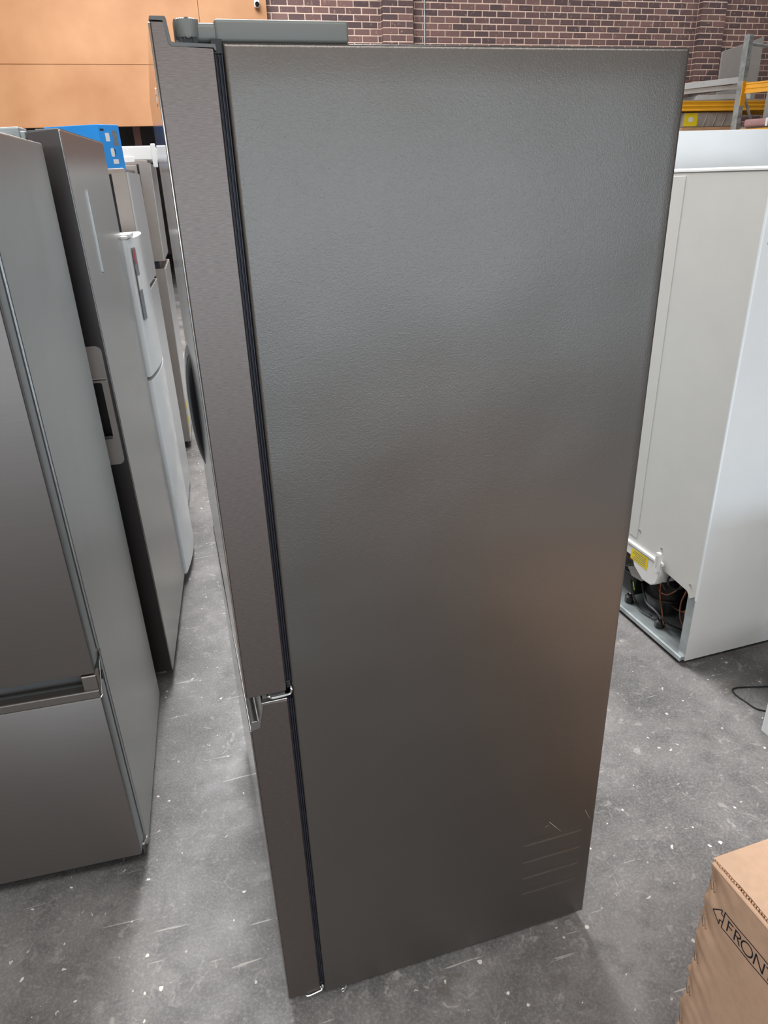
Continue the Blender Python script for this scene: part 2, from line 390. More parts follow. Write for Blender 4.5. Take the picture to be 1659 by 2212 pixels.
# upper doors (body, plastic top cap, polished front skin)
def upper_door(y0, y1):
    d = ob('door', prism([(-.0755, .837), (-.010, .837), (-.010, 1.7395), (-.0555, 1.7395), (-.0585, 1.743), (-.0605, 1.764), (-.0755, 1.764)], 'y', y0, y1, .0012, seg=1), M_brush, FR)
    ob('door_cap', prism([(-.0765, 1.7645), (-.0615, 1.7645), (-.0592, 1.7428), (-.0560, 1.7400), (-.010, 1.7400), (-.0095, 1.7365), (-.0072, 1.7365), (-.0078, 1.7430), (-.0555, 1.7440), (-.0562, 1.7450), (-.0583, 1.7665), (-.0595, 1.7685), (-.0755, 1.7685)], 'y', y0-.0006, y1+.0006, .0005, seg=1), M_cap, d)
    ob('front_skin', prism([(-.0778, .838), (-.0752, .838), (-.0752, 1.763), (-.0778, 1.763)], 'y', y0+.0004, y1-.0004, .0009), M_mirror, d)
    return d
dn = upper_door(0, .4155); df = upper_door(.4195, WID)
ob('badge', prism(rrect(.088, .118, 1.692, 1.700, .002), 'x', -.0784, -.0776), M_whitep, dn)
ob('badge', prism([(.092, 1.703), (.104, 1.703), (.104, 1.709), (.098, 1.711), (.092, 1.709)], 'x', -.0784, -.0776), M_whitep, dn)
# water dispenser bulging from the far door
def dispenser():
    bm = bmesh.new(); n, m_ = 16, 20; V = []
    for i in range(n+1):
        row = []
        for j in range(m_+1):
            u, v = -1+2*i/n, -1+2*j/m_
            row.append(bm.verts.new((-.0770-.017*(max(0, 1-u**4)*max(0, 1-abs(v)**2.4))**.6, (.58+u*.085*(1-.12*v*v)), 1.18+v*.118)))
        V.append(row)
    for i in range(n):
        for j in range(m_): bm.faces.new((V[i][j], V[i+1][j], V[i+1][j+1], V[i][j+1]))
    return bm
dp = ob('dispenser', dispenser(), M_gloss, df, smooth=True)
# freezer drawer with recessed grip
dr = ob('drawer', prism([(-.0755, .045), (-.010, .045), (-.010, .8185), (-.0505, .8185), (-.0575, .785), (-.0585, .773), (-.0755, .7695)], 'y', 0, WID, .0012, seg=1), M_brush, FR)
ob('front_skin', prism([(-.0778, .046), (-.0752, .046), (-.0752, .769), (-.0778, .769)], 'y', .0004, WID-.0004, .0009), M_mirror, dr)
ob('grip', prism([(-.010, .8190), (-.0508, .8190), (-.0580, .7850), (-.0600, .7725), (-.0762, .7690), (-.0758, .7745), (-.0730, .7885), (-.0640, .7880), (-.0632, .7865), (-.0605, .7872), (-.0530, .8225), (-.010, .8225)], 'y', -.0008, WID+.0008, .0006, seg=1), M_lip, dr)
ob('pocket_liner', box(-.050, -.012, .01, WID-.01, .8225, .8370), M_cap, FR)
# gaskets with ribs
for z0, z1 in ((.852, 1.734), (.060, .815)):
    bm = box(-.0105, .0015, .010, WID-.006, z0, z1)
    for x in (-.0098, -.0062, -.0026): box(x, x+.0020, .0030, .012, z0, z1, .0007, 1, bm)
    ob('gasket', bm, M_gasket, FR)
ob('gasket_corner', box(-.009, -.001, .005, .02, .838, .852, .001, 1), M_black, FR)
ob('gasket_corner', box(-.009, -.001, .005, .02, .048, .060, .001, 1), M_black, FR)
hg = ob('hinge_rod', tube([(-.0415, .008, .833), (-.0405, -.0005, .8335), (-.037, -.001, .8315), (-.034, -.001, .829), (-.020, -.001, .8292), (-.006, -.001, .8305), (-.0025, -.001, .8345), (-.002, -.001, .841), (-.003, .006, .844)], .0021, 8, sub=4), M_chrome, FR, True)
ob('hinge_rod', tube([(-.040, .006, .0405), (-.038, -.001, .0385), (-.014, -.001, .0425), (-.007, -.0005, .045), (-.0035, .004, .054)], .0021, 8, sub=3), M_chrome, FR, True)
ob('hinge_bracket', box(-.012, -.0005, .004, .05, .040, .0475, .001, 1), M_chrome, FR)
ob('wire_tie', tube([(.038+.004*math.cos(t), -.001, .0215+.005*math.sin(t)) for t in [2*math.pi*k/12 for k in range(13)]]+[(.046, .002, .0285), (.052, .012, .031)], .0011, 6), M_chrome, FR)
for x in (.06, D-.05):
    for y in (.07, WID-.07):
        ob('foot', cyl((x, y), .02, 0, ZB+.004, 16), M_black, FR)

# ------------------------------------------------------------------ dark refrigerator at the left, facing the viewer
A = thing('refrigerator', (-.365, .512, 0), RAD(-3.2), 'matte dark steel bottom freezer refrigerator facing front with full width recessed drawer grip', 'refrigerator', lean=(0, RAD(-.35)))
AW, AD, AH, AT = .70, .632, 1.706, .064
ob('cabinet', box(-AW, 0, 0, AD, .032, AH, .004, 2), M_Aside, A)
def Adoor(z0, z1):
    d = ob('door', box(-AW+.002, -.003, -AT, -.012, z0, z1, .006, 3), M_Astrip, A, True)
    return d
d1 = Adoor(.648, AH-.012)
ob('front_skin', box(-AW+.003, -.0045, -AT-.006, -AT+.004, .640, AH-.012, .003, 2), M_Afront, d1, True)
d2 = Adoor(.078, .588)
ob('front_skin', box(-AW+.003, -.0045, -AT-.006, -AT+.004, .078, .574, .003, 2), M_Afront, d2, True)
bm = box(-AW+.003, -.004, -AT-.0065, -AT+.02, .575, .596, .003, 2)
box(-.037, -.004, -AT-.001, -AT+.03, .590, .632, .002, 1, bm); box(-AW+.003, -AW+.037, -AT-.001, -AT+.03, .590, .632, .002, 1, bm)
ob('grip', bm, M_Afront, d2)
ob('grip_edge', box(-AW+.003, -.004, -AT-.0072, -AT-.004, .5735, .5752), M_chrome, d2)
ob('grip_edge', tube([(-.0045, -AT-.0055, .5745), (-.0025, -AT+.002, .576), (-.0022, -.014, .640)], .0011, 6), M_chrome, d2)
ob('grip_recess', box(-AW+.03, -.037, -.020, -.012, .586, .649), M_cap, A)
for z0, z1 in ((.655, AH-.02), (.084, .60)): ob('gasket', box(-AW+.006, -.0045, -.013, .001, z0, z1), M_gasket, A)
ob('hinge_rod', tube([(-.002, -.02, .640), (-.0015, -.006, .648), (-.001, .002, .656)], .003, 6), M_chrome, A)
ob('hinge_rod', tube([(-.004, -.03, .070), (-.001, -.006, .060), (0, .004, .058)], .003, 6), M_chrome, A)
ob('plinth', box(-AW+.01, -.01, -.02, .02, .022, .075), M_black, A)
for x in (-.05, -AW+.05):
    for y in (.04, AD-.05): ob('foot', cyl((x, y), .02, 0, .036, 12), M_black, A)

# ------------------------------------------------------------------ glossy stainless refrigerator behind it, facing the aisle
B = thing('refrigerator', (-.280, 1.238, 0), RAD(-5.5), 'glossy stainless refrigerator with dark door edge and grey side pocket handle', 'refrigerator', lean=(0, RAD(-.75)))
BW, BZ = .69, 1.742
ob('cabinet', box(-.68, -.086, .004, BW-.004, .03, 1.722, .004), M_dkside, B)
def frame_prism(outer, inner, y0, y1):
    bm = bmesh.new(); L = [[bm.verts.new((p[0], y, p[1])) for p in pts] for pts in (outer, inner) for y in (y0, y1)]; n = len(outer)
    for i in range(n):
        j = (i+1) % n
        for a, b_ in ((0, 2), (1, 3), (0, 1), (2, 3)): bm.faces.new((L[a][i], L[a][j], L[b_][j], L[b_][i]))
    return bm
bm = box(-.080, -.0045, 0, BW, .050, .922); box(-.080, -.0045, 0, BW, 1.090, BZ, bm=bm)
box(-.080, -.0045, .042, BW, .922, 1.090, bm=bm); box(-.030, -.0045, 0, .042, .922, 1.090, bm=bm); box(-.080, -.078, 0, .042, .922, 1.090, bm=bm)
bd_ = ob('door', bm, M_dkside, B)
ob('front_skin', box(-.006, 0, .0008, BW-.0008, .051, BZ-.001, .002, 2), M_steel, bd_)
ob('top_trim', prism([(-.078, BZ), (-.058, BZ), (-.058, BZ+.002), (-.002, BZ+.002), (-.002, BZ-.001), (-.078, BZ-.006)], 'y', 0, BW, 0), M_lip, bd_)
ob('gasket', box(-.088, -.078, .008, BW-.008, .06, 1.71), M_gasket, B)
hd = ob('handle', frame_prism(rrect(-.078, -.0125, .835, 1.195, .018, 6), rrect(-.0775, -.0300, .922, 1.090, .006, 6), -.0022, .003), M_taupe, bd_)
ob('handle_rim', frame_prism(rrect(-.078, -.0140, .908, 1.104, .004, 4), rrect(-.0775, -.0300, .922, 1.090, .006, 4), -.0042, -.001), M_taupe, hd)
ob('handle_ledge', box(-.074, -.032, -.0060, -.0030, .918, .927, .001, 1), M_lip, hd)
ob('handle_ledge', box(-.078, -.0155, -.0055, -.0025, 1.096, 1.102, .001, 1), M_lip, hd)
fr_ = prism(rrect(.20, .30, 1.372, 1.600, .003, 3), 'x', -.001, .003)
ob('flush_display', fr_, M_steel, bd_)
bm = box(-.30, -.088, .02, .12, 1.722, 1.742, .003); box(-.18, -.10, .015, .10, 1.722, 1.752, .004, 2, bm)
ob('hinge_cover', bm, M_galv, B)
ob('hinge_bracket', box(-.07, -.03, .01, .05, .036, .052, .001, 1), M_chrome, B)
for x in (-.12, -.62):
    for y in (.05, BW-.05): ob('foot', cyl((x, y), .02, 0, .034, 12), M_black, B)

# ------------------------------------------------------------------ rest of the aisle row, fronts towards the aisle
def curved_door(w, t, z0, z1, bulge, x1=0, y0=0):
    n = 14
    pts = [(x1-t, y0), (x1-.004, y0), (x1-.001, y0+.0015), (x1, y0+.005)]
    for k in range(1, n):
        u = k/n; pts.append((x1+bulge*(1-(2*u-1)**2), y0+.005+u*(w-.01)))
    pts += [(x1, y0+w-.005), (x1-.004, y0+w), (x1-t, y0+w)]
    return prism(pts, 'z', z0, z1)
def row_fridge(loc, ang, w, depth, H, split, label, m_cab, m_side, m_front, bulge=.0, lean=-.6, gap=.02, name='refrigerator', t=.062):
    r = thing(name, (loc[0], loc[1], 0), RAD(-ang), label, 'refrigerator', lean=(0, RAD(lean)))
    ob('cabinet', box(-depth, -t-.014, .003, w-.003, .035, H-.008, .004), m_cab, r)
    doors = []
    for z0, z1 in ((.045, split-gap/2), (split+gap/2, H)):
        d = ob('door', curved_door(w, t, z0, z1, 0, x1=-.003), m_side, r)
        ob('front_skin', curved_door(w-.001, .004, z0+.001, z1-.001, bulge, x1=0, y0=.0005), m_front, d, True)
        bm = box(-t-.016, -t+.001, .006, w-.006, z0+.008, z1-.008)
        for x in (-t-.013, -t-.008, -t-.003): box(x, x+.002, .002, .008, z0+.008, z1-.008, bm=bm)
        ob('gasket', bm, M_gasket, r); doors.append(d)
    ob('door_gap', box(-t, -.032, .014, w-.014, split-gap/2-.006, split+gap/2+.006), M_gasket, r)
    ob('hinge_cover', box(-t-.08, -.015, .012, .07, H-.008, H+.016, .004), m_cab, r)
    for x in (-.10, -depth+.06):
        for y in (.05, w-.05): ob('foot', cyl((x, y), .018, 0, .04, 12), M_black, r)
    ob('kick_plate', box(-t-.012, -.02, .01, w-.01, .012, .046), M_black, r)
    return r, doors
Wf, Wd = row_fridge((-.202, 1.945), 4, .54, .53, 1.432, .922, 'shorter white refrigerator with energy sticker beside the glossy stainless one', M_white, M_white, M_white, bulge=.022, lean=-.5, gap=.016)
bm = box(-.075, .002, -.004, .07, 1.432, 1.444, .004); prism(rrect(-.06, .012, .004, .16, .03, 6), 'z', 1.436, 1.449, .003, bm)
ob('top_cap', bm, M_whitep, Wf, True)
stk = ob('energy_sticker', box(.0035, .0065, .035, .085, 1.14, 1.40), M_labelgrey, Wd[1]); stk.rotation_euler = (0, 0, RAD(-6)); stk['label'] = 'grey and red energy rating sticker'
s2 = ob('sticker_band', box(.0045, .0075, .036, .060, 1.345, 1.395), M_red, stk)
s2 = ob('sticker_panel', box(.0045, .0075, .036, .084, 1.25, 1.30), M_whitep, stk)
C1, C1d = row_fridge((-.176, 2.560), 4, .60, .60, 1.663, 1.175, 'stainless top freezer refrigerator carrying the blue carton', M_taupe, M_taupe, M_pale, lean=-.5)
Dg, Dd = row_fridge((-.215, 3.175), 4, .60, .60, 1.690, 1.20, 'stainless refrigerator wedged between two other top freezer refrigerators', M_taupe, M_taupe, M_steel, lean=-.2)
C2, C2d = row_fridge((-.100, 3.800), 3, .66, .62, 1.728, 1.172, 'taupe sided refrigerator with black door gap under a white foam slab', M_taupe, M_taupe, M_pale, lean=.4, gap=.045)
ob('yellow_sticker', box(.001, .0022, .02, .10, .10, .33), M_yellow, C2d[0])
E1, E1d = row_fridge((-.130, 4.480), 3, .62, .60, 1.64, 1.10, 'white refrigerator standing behind the foam topped one', M_white, M_white, M_white, lean=0)
E2, E2d = row_fridge((-.110, 5.120), 3, .62, .60, 1.70, 1.15, 'silver refrigerator at the far end of the aisle row', M_taupe, M_taupe, M_steel, lean=0)

for (x, y, h, sp, lab, mf) in ((.26, 2.3, 1.70, 1.2, 'white refrigerator across the aisle, first behind the big dark one, mirrored in stainless doors', M_white), (.32, 3.0, 1.66, 1.05, 'white refrigerator across the aisle, second behind the big dark one', M_white), (.38, 3.7, 1.72, 1.25, 'white refrigerator across the aisle, third behind the big dark one', M_white)):
    r_, d_ = row_fridge((x, y+.60), 0, .60, .60, h, sp, lab, M_white, M_white, mf, bulge=.01, lean=0)
    r_.rotation_euler = (0, 0, RAD(180))
bb = thing('carton', (-.278, 2.655, 1.6665), RAD(-30), 'bright blue printed carton on top of a stainless refrigerator', 'box', lean=(RAD(2), 0))
ob('carton_body', box(-.26, 0, 0, .16, 0, .182, .0015, 1), M_blue, bb)
ob('print_panel', box(0, .0006, .045, .075, .118, .150), M_whitep, bb)
ob('print_panel', box(0, .0006, .072, .112, .030, .048), M_whitep, bb)
ob('print_panel', box(0, .0006, .10, .135, .10, .16), M_labelgrey, bb)
ob('print_kettle', prism(rrect(.065, .092, .058, .092, .010, 5), 'x', 0, .0007), M_whitep, bb)
ob('print_kettle_handle', tube([(.0006, .092, .088), (.0006, .100, .080), (.0006, .094, .064)], .002, 6), M_black, bb)
ob('print_line', box(0, .0006, .012, .040, .158, .166), M_ink, bb)
sl = thing('foam_slab', (-.05, 3.815, 1.745), RAD(-3), 'white foam packing slab lying on a taupe refrigerator', 'packaging')
ob('slab', box(-.42, 0, .0, .5, 0, .072, .006), M_styro, sl)
ob('end_lip', box(-.022, .004, -.012, .01, -.04, .082, .004), M_styro, sl)
ob('block', box(-.20, -.12, -.006, .05, -.012, .02, .004), M_styro, sl)

# ------------------------------------------------------------------ white refrigerator seen from behind, open compressor bay
F = thing('refrigerator', (1.456, .733, 0), RAD(1.0), 'white refrigerator turned backwards with open compressor bay at its foot', 'refrigerator', lean=(0, RAD(.35)))
FD, FWD, FHt = .60, .66, 1.598
bm = box(.004, FD, .003, FWD, .30, FHt-.004, .003)
ob('cabinet', bm, M_white, F)
ob('side_sheet', prism([(.0, .022), (FD, .030), (FD, FHt-.006), (0, FHt-.006)], 'y', 0, .004, .001, seg=1), M_blueside, F)
ob('side_sheet', prism([(.0, .022), (FD, .030), (FD, FHt-.006), (0, FHt-.006)], 'y', FWD-.004, FWD, .001, seg=1), M_blueside, F)
ob('rear_sheet', prism([(.002, .285), (.03, .262), (.045, .285), (.12, .292), (FWD-.04, .325), (FWD-.002, .325), (FWD-.002, FHt-.012), (.002, FHt-.012)], 'x', -.002, .006, .0008, seg=1), M_rear, F)
ob('rear_raised_sheet', box(-.0035, 0, .34, FWD-.02, .345, FHt-.02, .001, 1), M_rear, F)
ob('rear_edge_bead', box(-.004, .004, -.0015, .004, .27, FHt-.01, .001, 1), M_white, F)
ob('top_lid', prism([(-.004, FHt-.010), (-.004, FHt-.004), (.0, FHt), (FD, FHt), (FD, FHt-.010)], 'y', -.002, FWD+.002, .0008, seg=1), M_whitep, F)
ob('door', box(FD+.002, FD+.062, 0, FWD, .05, FHt, .004), M_white, F)
ob('bay_back', box(.30, .31, .004, FWD-.004, .03, .31), M_galv, F)
ob('bay_roof', box(.01, .30, .004, FWD-.004, .296, .302), M_galv, F)
# galvanised base tray with rolled lip, corner flange
tr = ob('base_tray', prism([(-.012, .030), (-.008, .034), (.0, .032), (.03, .026), (.30, .026), (.30, .020), (.0, .020), (-.014, .016)], 'y', .012, FWD-.01, .0), M_galv, F)
ob('corner_flange', prism([(.0005, .020), (.0005, .285), (.003, .285), (.003, .020)], 'y', .003, .040), M_galv, F)
# compressor
cp = ob('compressor', lathe([(.02, 0), (.075, .004), (.082, .02), (.084, .06), (.088, .064), (.088, .070), (.083, .074), (.078, .115), (.055, .142), (.02, .150)], (.14, .30, .045)), M_black, F, True)
ob('compressor_seam', lathe([(.086, .0), (.091, .002), (.091, .006), (.086, .008)], (.14, .30, .108)), M_dkside, cp)
ob('relay_box', box(.03, .09, .36, .44, .075, .155, .008), M_black, F)
ob('terminal_cover', cyl((.075, .30), .03, .02, .06, 16, 'x'), M_black, F)
for x, y in ((.045, .205), (.045, .395), (.235, .205), (.235, .395)):
    g = ob('rubber_mount', lathe([(.014, 0), (.019, .004), (.019, .026), (.012, .032), (.012, .036)], (x, y, .026), 16), M_black, F, True)
    ob('mount_bolt', cyl((x, y), .006, .060, .070, 10), M_chrome, g)
pipes = [[(.04, .06, .30), (.045, .07, .22), (.06, .09, .16), (.08, .16, .12), (.10, .22, .10)],
         [(.05, .09, .30), (.045, .10, .24), (.05, .12, .18), (.05, .11, .12), (.06, .07, .07), (.08, .06, .05)],
         [(.05, .10, .30), (.05, .15, .22), (.05, .20, .17), (.06, .26, .16), (.10, .29, .17)],
         [(.03, .215, .30), (.03, .215, .22), (.032, .21, .16), (.03, .19, .12), (.04, .18, .06), (.06, .19, .035)],
         [(.03, .48, .30), (.03, .46, .25), (.04, .42, .215), (.06, .36, .20)],
         [(.06, .05, .28), (.05, .045, .20), (.05, .05, .15), (.06, .09, .135), (.09, .13, .14)]]
for p in pipes: ob('copper_pipe', tube(p, .0029, 8, sub=5), M_copper, F, True)
ob('filter_drier', tube([(.055, .07, .12), (.065, .105, .155)], .010, 10), M_copper, F, True)
for p in ([(.05, .34, .14), (.03, .28, .10), (.03, .22, .09), (.04, .16, .07), (.09, .12, .05)], [(.04, .40, .15), (.02, .36, .11), (.03, .33, .06), (.05, .26, .04)],
          [(.03, .16, .29), (.02, .17, .25), (.03, .14, .23), (.05, .10, .27)], [(.03, .20, .28), (.02, .205, .24), (.035, .19, .20)]):
    ob('wiring', tube(p, .0045, 6, sub=5), M_black, F, True)
ob('earth_wire', tube([(.03, .37, .135), (.02, .35, .13), (.022, .345, .115), (.03, .36, .11)], .0016, 6, sub=4), mat('green_yellow_wire', rgb(150, 190, 40), .5, var=.1), F)
# evaporator drip tray with yellow label and tab
dt = ob('drip_tray', prism([(.185, .318), (.185, .270), (.20, .225), (.225, .208), (.275, .205), (.33, .235), (.345, .275), (.56, .275), (.56, .318)], 'x', -.008, .12, .004), M_whitep, F)
ob('tray_rim', prism([(.175, .322), (.175, .312), (.56, .312), (.56, .322)], 'x', -.012, .122, .001, seg=1), M_whitep, dt)
lb = ob('warning_label', prism([(.255, .306), (.355, .300), (.355, .258), (.255, .256)], 'x', -.0090, -.0078), M_yellow, dt); lb['label'] = 'yellow warning label with fine print'
for k in range(5): ob('print_line', box(-.0094, -.0088, .265, .345-.008*(k % 3), .264+k*.0075, .2662+k*.0075), M_labelgrey, lb)
tb = ob('tray_tab', prism(rrect(.183, .205, .280, .362, .008, 4), 'x', -.022, -.010, .002), M_whitep, dt)
ob('tab_slot', prism(rrect(.190, .198, .300, .352, .003, 3), 'x', -.0226, -.0215), M_rear, tb)
ob('insulation_pad', prism([(.28, .20), (.36, .215), (.40, .19), (.37, .165), (.31, .172)], 'x', .02, .026), M_grey, F)
for y, z in ((.036, .315), (.20, .372), (.33, .385)): ob('screw', cyl((y, z), .0045, -.0048, -.001, 10, 'x'), M_chrome, F)
ob('chipped_paint', prism([(.02, 1.405), (.03, 1.40), (.045, 1.412), (.06, 1.408), (.055, 1.425), (.04, 1.43), (.03, 1.424)], 'y', -.0006, .001), M_galv, F)
for x in (.05, FD-.05):
    for y in (.04, FWD-.04): ob('foot', cyl((x, y), .016, 0, .024, 12), M_black, F)

G = thing('refrigerator', (1.60, 1.50, 0), RAD(0), 'taller white refrigerator standing behind the backwards white one', 'refrigerator')
ob('cabinet', box(.0, .62, .003, .78, .03, 1.716, .004), M_white, G)
ob('side_sheet', prism(rrect(.0, .62, .035, 1.720, .006, 4), 'y', 0, .006, .0015), M_white, G, True)
ob('door', box(.63, .70, 0, .388, .05, 1.72, .006), M_white, G); ob('door', box(.63, .70, .392, .78, .05, 1.72, .006), M_white, G)
for y in (.35, .43): ob('handle', tube([(.70, y, .9), (.73, y, .92), (.73, y, 1.4), (.70, y, 1.42)], .01, 8), M_whitep, G)
for x in (.06, .56):
    for y in (.06, .72): ob('foot', cyl((x, y), .02, 0, .034, 12), M_black, G)

# white appliance whose corner just enters at the right, and a cable on the floor
H = thing('white_appliance', (1.424, .344, 0), RAD(2), 'white appliance with its bare corner beside a thin floor cable', 'appliance')  # unseen height kept low so it shades the backwards refrigerator less
ob('casing', box(0, .52, -.50, 0, .048, .60, .003), M_white, H)
ob('worktop', box(-.004, .53, -.504, .004, .60, .618, .004), M_whitep, H)
ob('door', box(.002, .518, -.55, -.506, .06, .596, .006), M_white, H)
ob('handle', box(.46, .48, -.57, -.548, .38, .52, .004), M_whitep, H)
for x in (.05, .47):
    for y in (-.45, -.05): ob('foot', cyl((x, y), .018, 0, .052, 12), M_black, H)
tag(ob('cable', tube([(1.80, .50, .003), (1.60, .56, .003), (1.535, .575, .003), (1.515, .555, .003), (1.52, .51, .003), (1.535, .46, .003), (1.60, .43, .003)], .0024, 8, sub=6), M_black, None, True),
    'thin black cable looped on the concrete floor beside a white appliance', 'cable')

# ------------------------------------------------------------------ cardboard box, lower right
BXH = .55
K = thing('cardboard_box', (.630, -.302, 0), RAD(1.6), 'brown stapled cardboard box printed FRONT with an outline arrow', 'box')
def noisy(a, b_, s=1.):  # smooth deterministic ripple
    return math.sin(a*37+1.3)*math.sin(b_*29+.7)+.5*math.sin(a*83+b_*61)
def surf(d, z):
    y = -d
    x = .0008*noisy(y, z)+.0016*math.exp(-(d/.05)**2)*(1+noisy(z*2, d*2))
    for k in range(5):   # dents around the staples, torn waviness of the corner
        zc = .505-.0935*k
        x += .0050*math.exp(-((d-.011)/.010)**2-((z-zc)/.020)**2)-.0028*math.exp(-((d-.018)/.02)**2-((z-zc+.047)/.024)**2)
    if d < .02: x += .008*(1-d/.02)**2
    return x+.006*max(0, (z-(BXH-.02))/.02)**2
def carton():
    bm = bmesh.new(); ny, nz = 70, 110; Ly, Lx = .48, .55
    V = []
    for i in range(ny+1):
        y = -Ly*(i/ny)**1.6; row = []
        for j in range(nz+1):
            z = BXH*j/nz*.994; d = -y
            x = surf(d, z)
            yy = y - (.004*math.sin(z*67+.4)+.0018*math.sin(z*190))*max(0, 1-d/.03)
            row.append(bm.verts.new((x, yy, z)))
        V.append(row)
    for i in range(ny):
        for j in range(nz): bm.faces.new((V[i][j], V[i+1][j], V[i+1][j+1], V[i][j+1]))
    # remaining three walls and base
    P = [(Lx, 0), (Lx, -Ly)]
    q = [[bm.verts.new((x, y, z)) for z in (0, BXH*.99)] for x, y in P]
    a0, a1, b0, b1 = V[0][0], V[0][nz], V[ny][0], V[ny][nz]
    bm.faces.new([V[0][j] for j in range(nz+1)]+[q[0][1], q[0][0]])
    bm.faces.new([V[ny][j] for j in range(nz, -1, -1)]+[q[1][0], q[1][1]])
    bm.faces.new((q[0][0], q[0][1], q[1][1], q[1][0]))
    return bm
ob('carton_wall', carton(), M_card, K, True)
def flap():
    bm = bmesh.new(); n = 60; rng = random.Random(3)
    top = []; 
    for i in range(n+1):
        y = .0-.48*i/n; top.append((.0055+.0012*rng.random()+.003*math.exp(-((i-8)/6)**2), y))
    pts = top+[(.55, -.48), (.55, 0)]
    return prism(pts, 'z', BXH-.0045, BXH)
ob('top_flap', flap(), M_card, K)
M_wire = mat('dull_staple_wire', rgb(120, 112, 104), .5, .6, var=.1)
rngf = random.Random(5); bm = bmesh.new()
for i in range(90):
    y = -.48*i/90; box(.0040+rngf.random()*.0015, .0064, y-.0030, y-.0004, BXH-.0046, BXH-.0008+rngf.random()*.0009, bm=bm)
o = ob('fluted_edge', bm, M_card, K); o['kind'] = 'stuff'
ob('folded_rim', tube([(.0045, -.004, BXH-.008), (.0032, -.16, BXH-.009), (.0035, -.32, BXH-.009), (.0045, -.478, BXH-.008)], .0045, 8, sub=5), M_card, K, True)
for k in range(5):
    zc = .505-.0935*k
    for dy in (.011, .0175):
        ob('staple', tube([(.002, -dy+.002, zc+.011), (-.0012, -dy+.002, zc+.010), (-.0016, -dy-.0015, zc), (-.0012, -dy-.004, zc-.010), (.002, -dy-.004, zc-.011)], .0006, 6), M_wire, K)
def ribbon(pts, wd, closed=False):
    bm = bmesh.new(); P = [Vector((0, -p[0], p[1])) for p in pts]; n = len(P); A = []; Bv = []
    for i in range(n):
        a = P[(i-1) % n] if (closed or i) else P[0]; c = P[(i+1) % n] if (closed or i < n-1) else P[-1]
        d1 = (P[i]-a).normalized() if (P[i]-a).length > 1e-9 else (c-P[i]).normalized()
        d2 = (c-P[i]).normalized() if (c-P[i]).length > 1e-9 else d1
        t = (d1+d2).normalized(); nrm = Vector((0, -t.z, t.y)); s = wd/2/max(.35, nrm.dot(Vector((0, -d1.z, d1.y))))
        A.append(P[i]+nrm*s); Bv.append(P[i]-nrm*s)
    def X(v, e): return bm.verts.new((surf(-v.y, v.z)-e, v.y, v.z))
    VA = [X(v, .0005) for v in A]; VB = [X(v, .0005) for v in Bv]
    for i in range(n if closed else n-1):
        j = (i+1) % n; bm.faces.new((VA[i], VA[j], VB[j], VB[i]))
    return bm
def seg(p, q, n=8): return [(p[0]+(q[0]-p[0])*i/n, p[1]+(q[1]-p[1])*i/n) for i in range(n+1)]
LW = .0020; y0, y1 = .4445, .4808
frame = seg((.235, y1), (.0508, y1), 24)+seg((.0495, y1), (.0493, y0), 4)+seg((.0508, y0), (.235, y0), 24)
ob('print_frame', ribbon(seg((.235, y1), (.0500, y1), 24), LW), M_ink, K)
ob('print_frame', ribbon(seg((.0500, y1+LW/2), (.0500, y0-LW/2), 6), LW), M_ink, K)
ob('print_frame', ribbon(seg((.0500, y0), (.235, y0), 24), LW), M_ink, K)
apts = [(.0500, .4690), (.0436, .4690), (.0440, .4785), (.028, .4622), (.0436, .4446), (.0436, .4560), (.0500, .4560)]
for a, b_ in zip(apts, apts[1:]): ob('print_arrow', ribbon(seg(a, b_, 6), LW), M_ink, K)
LT = .0027; zb, zt = .4500, .4745
def letter(strokes):
    for s in strokes: ob('print_letter', ribbon(s, LT), M_ink, K)
letter([seg((.0608, zb), (.0608, zt)), seg((.0596, zt-.0012), (.0712, zt-.0012)), seg((.0608, .4635), (.0704, .4635))])
letter([seg((.0768, zb), (.0768, zt)), [(.0756, zt-.0012), (.083, zt-.0012), (.0866, zt-.0035), (.0876, .4685), (.0862, .4650), (.083, .4628), (.0768, .4628)], seg((.0815, .4628), (.0888, zb))])
letter([[(.1025+.0115*math.cos(t), .4622+.0120*math.sin(t)) for t in [2*math.pi*i/28 for i in range(29)]]])
letter([seg((.1190, zb), (.1190, zt)), seg((.1190, zt), (.1365, zb)), seg((.1365, zb), (.1365, zt))])
letter([seg((.1400, zt-.0012), (.1560, zt-.0012)), seg((.1480, zb), (.1480, zt))])

K2 = thing('cardboard_box', (.72, -2.45, 0), RAD(-6), 'plain brown cardboard box added unseen behind the viewer to warm the side panel reflection', 'box')  # unseen box, added for a brighter warm reflection in the side panel
ob('carton_wall', box(0, .72, 0, .62, 0, .447, .004), M_card, K2)
ob('top_flap', box(.002, .358, .002, .618, .446, .45), M_card, K2); ob('top_flap', box(.362, .718, .002, .618, .446, .45), M_card, K2)
ob('tape', box(.335, .385, -.0005, .6205, .4502, .4508), mat('brown_tape', rgb(176, 134, 92), .3, var=.05), K2)

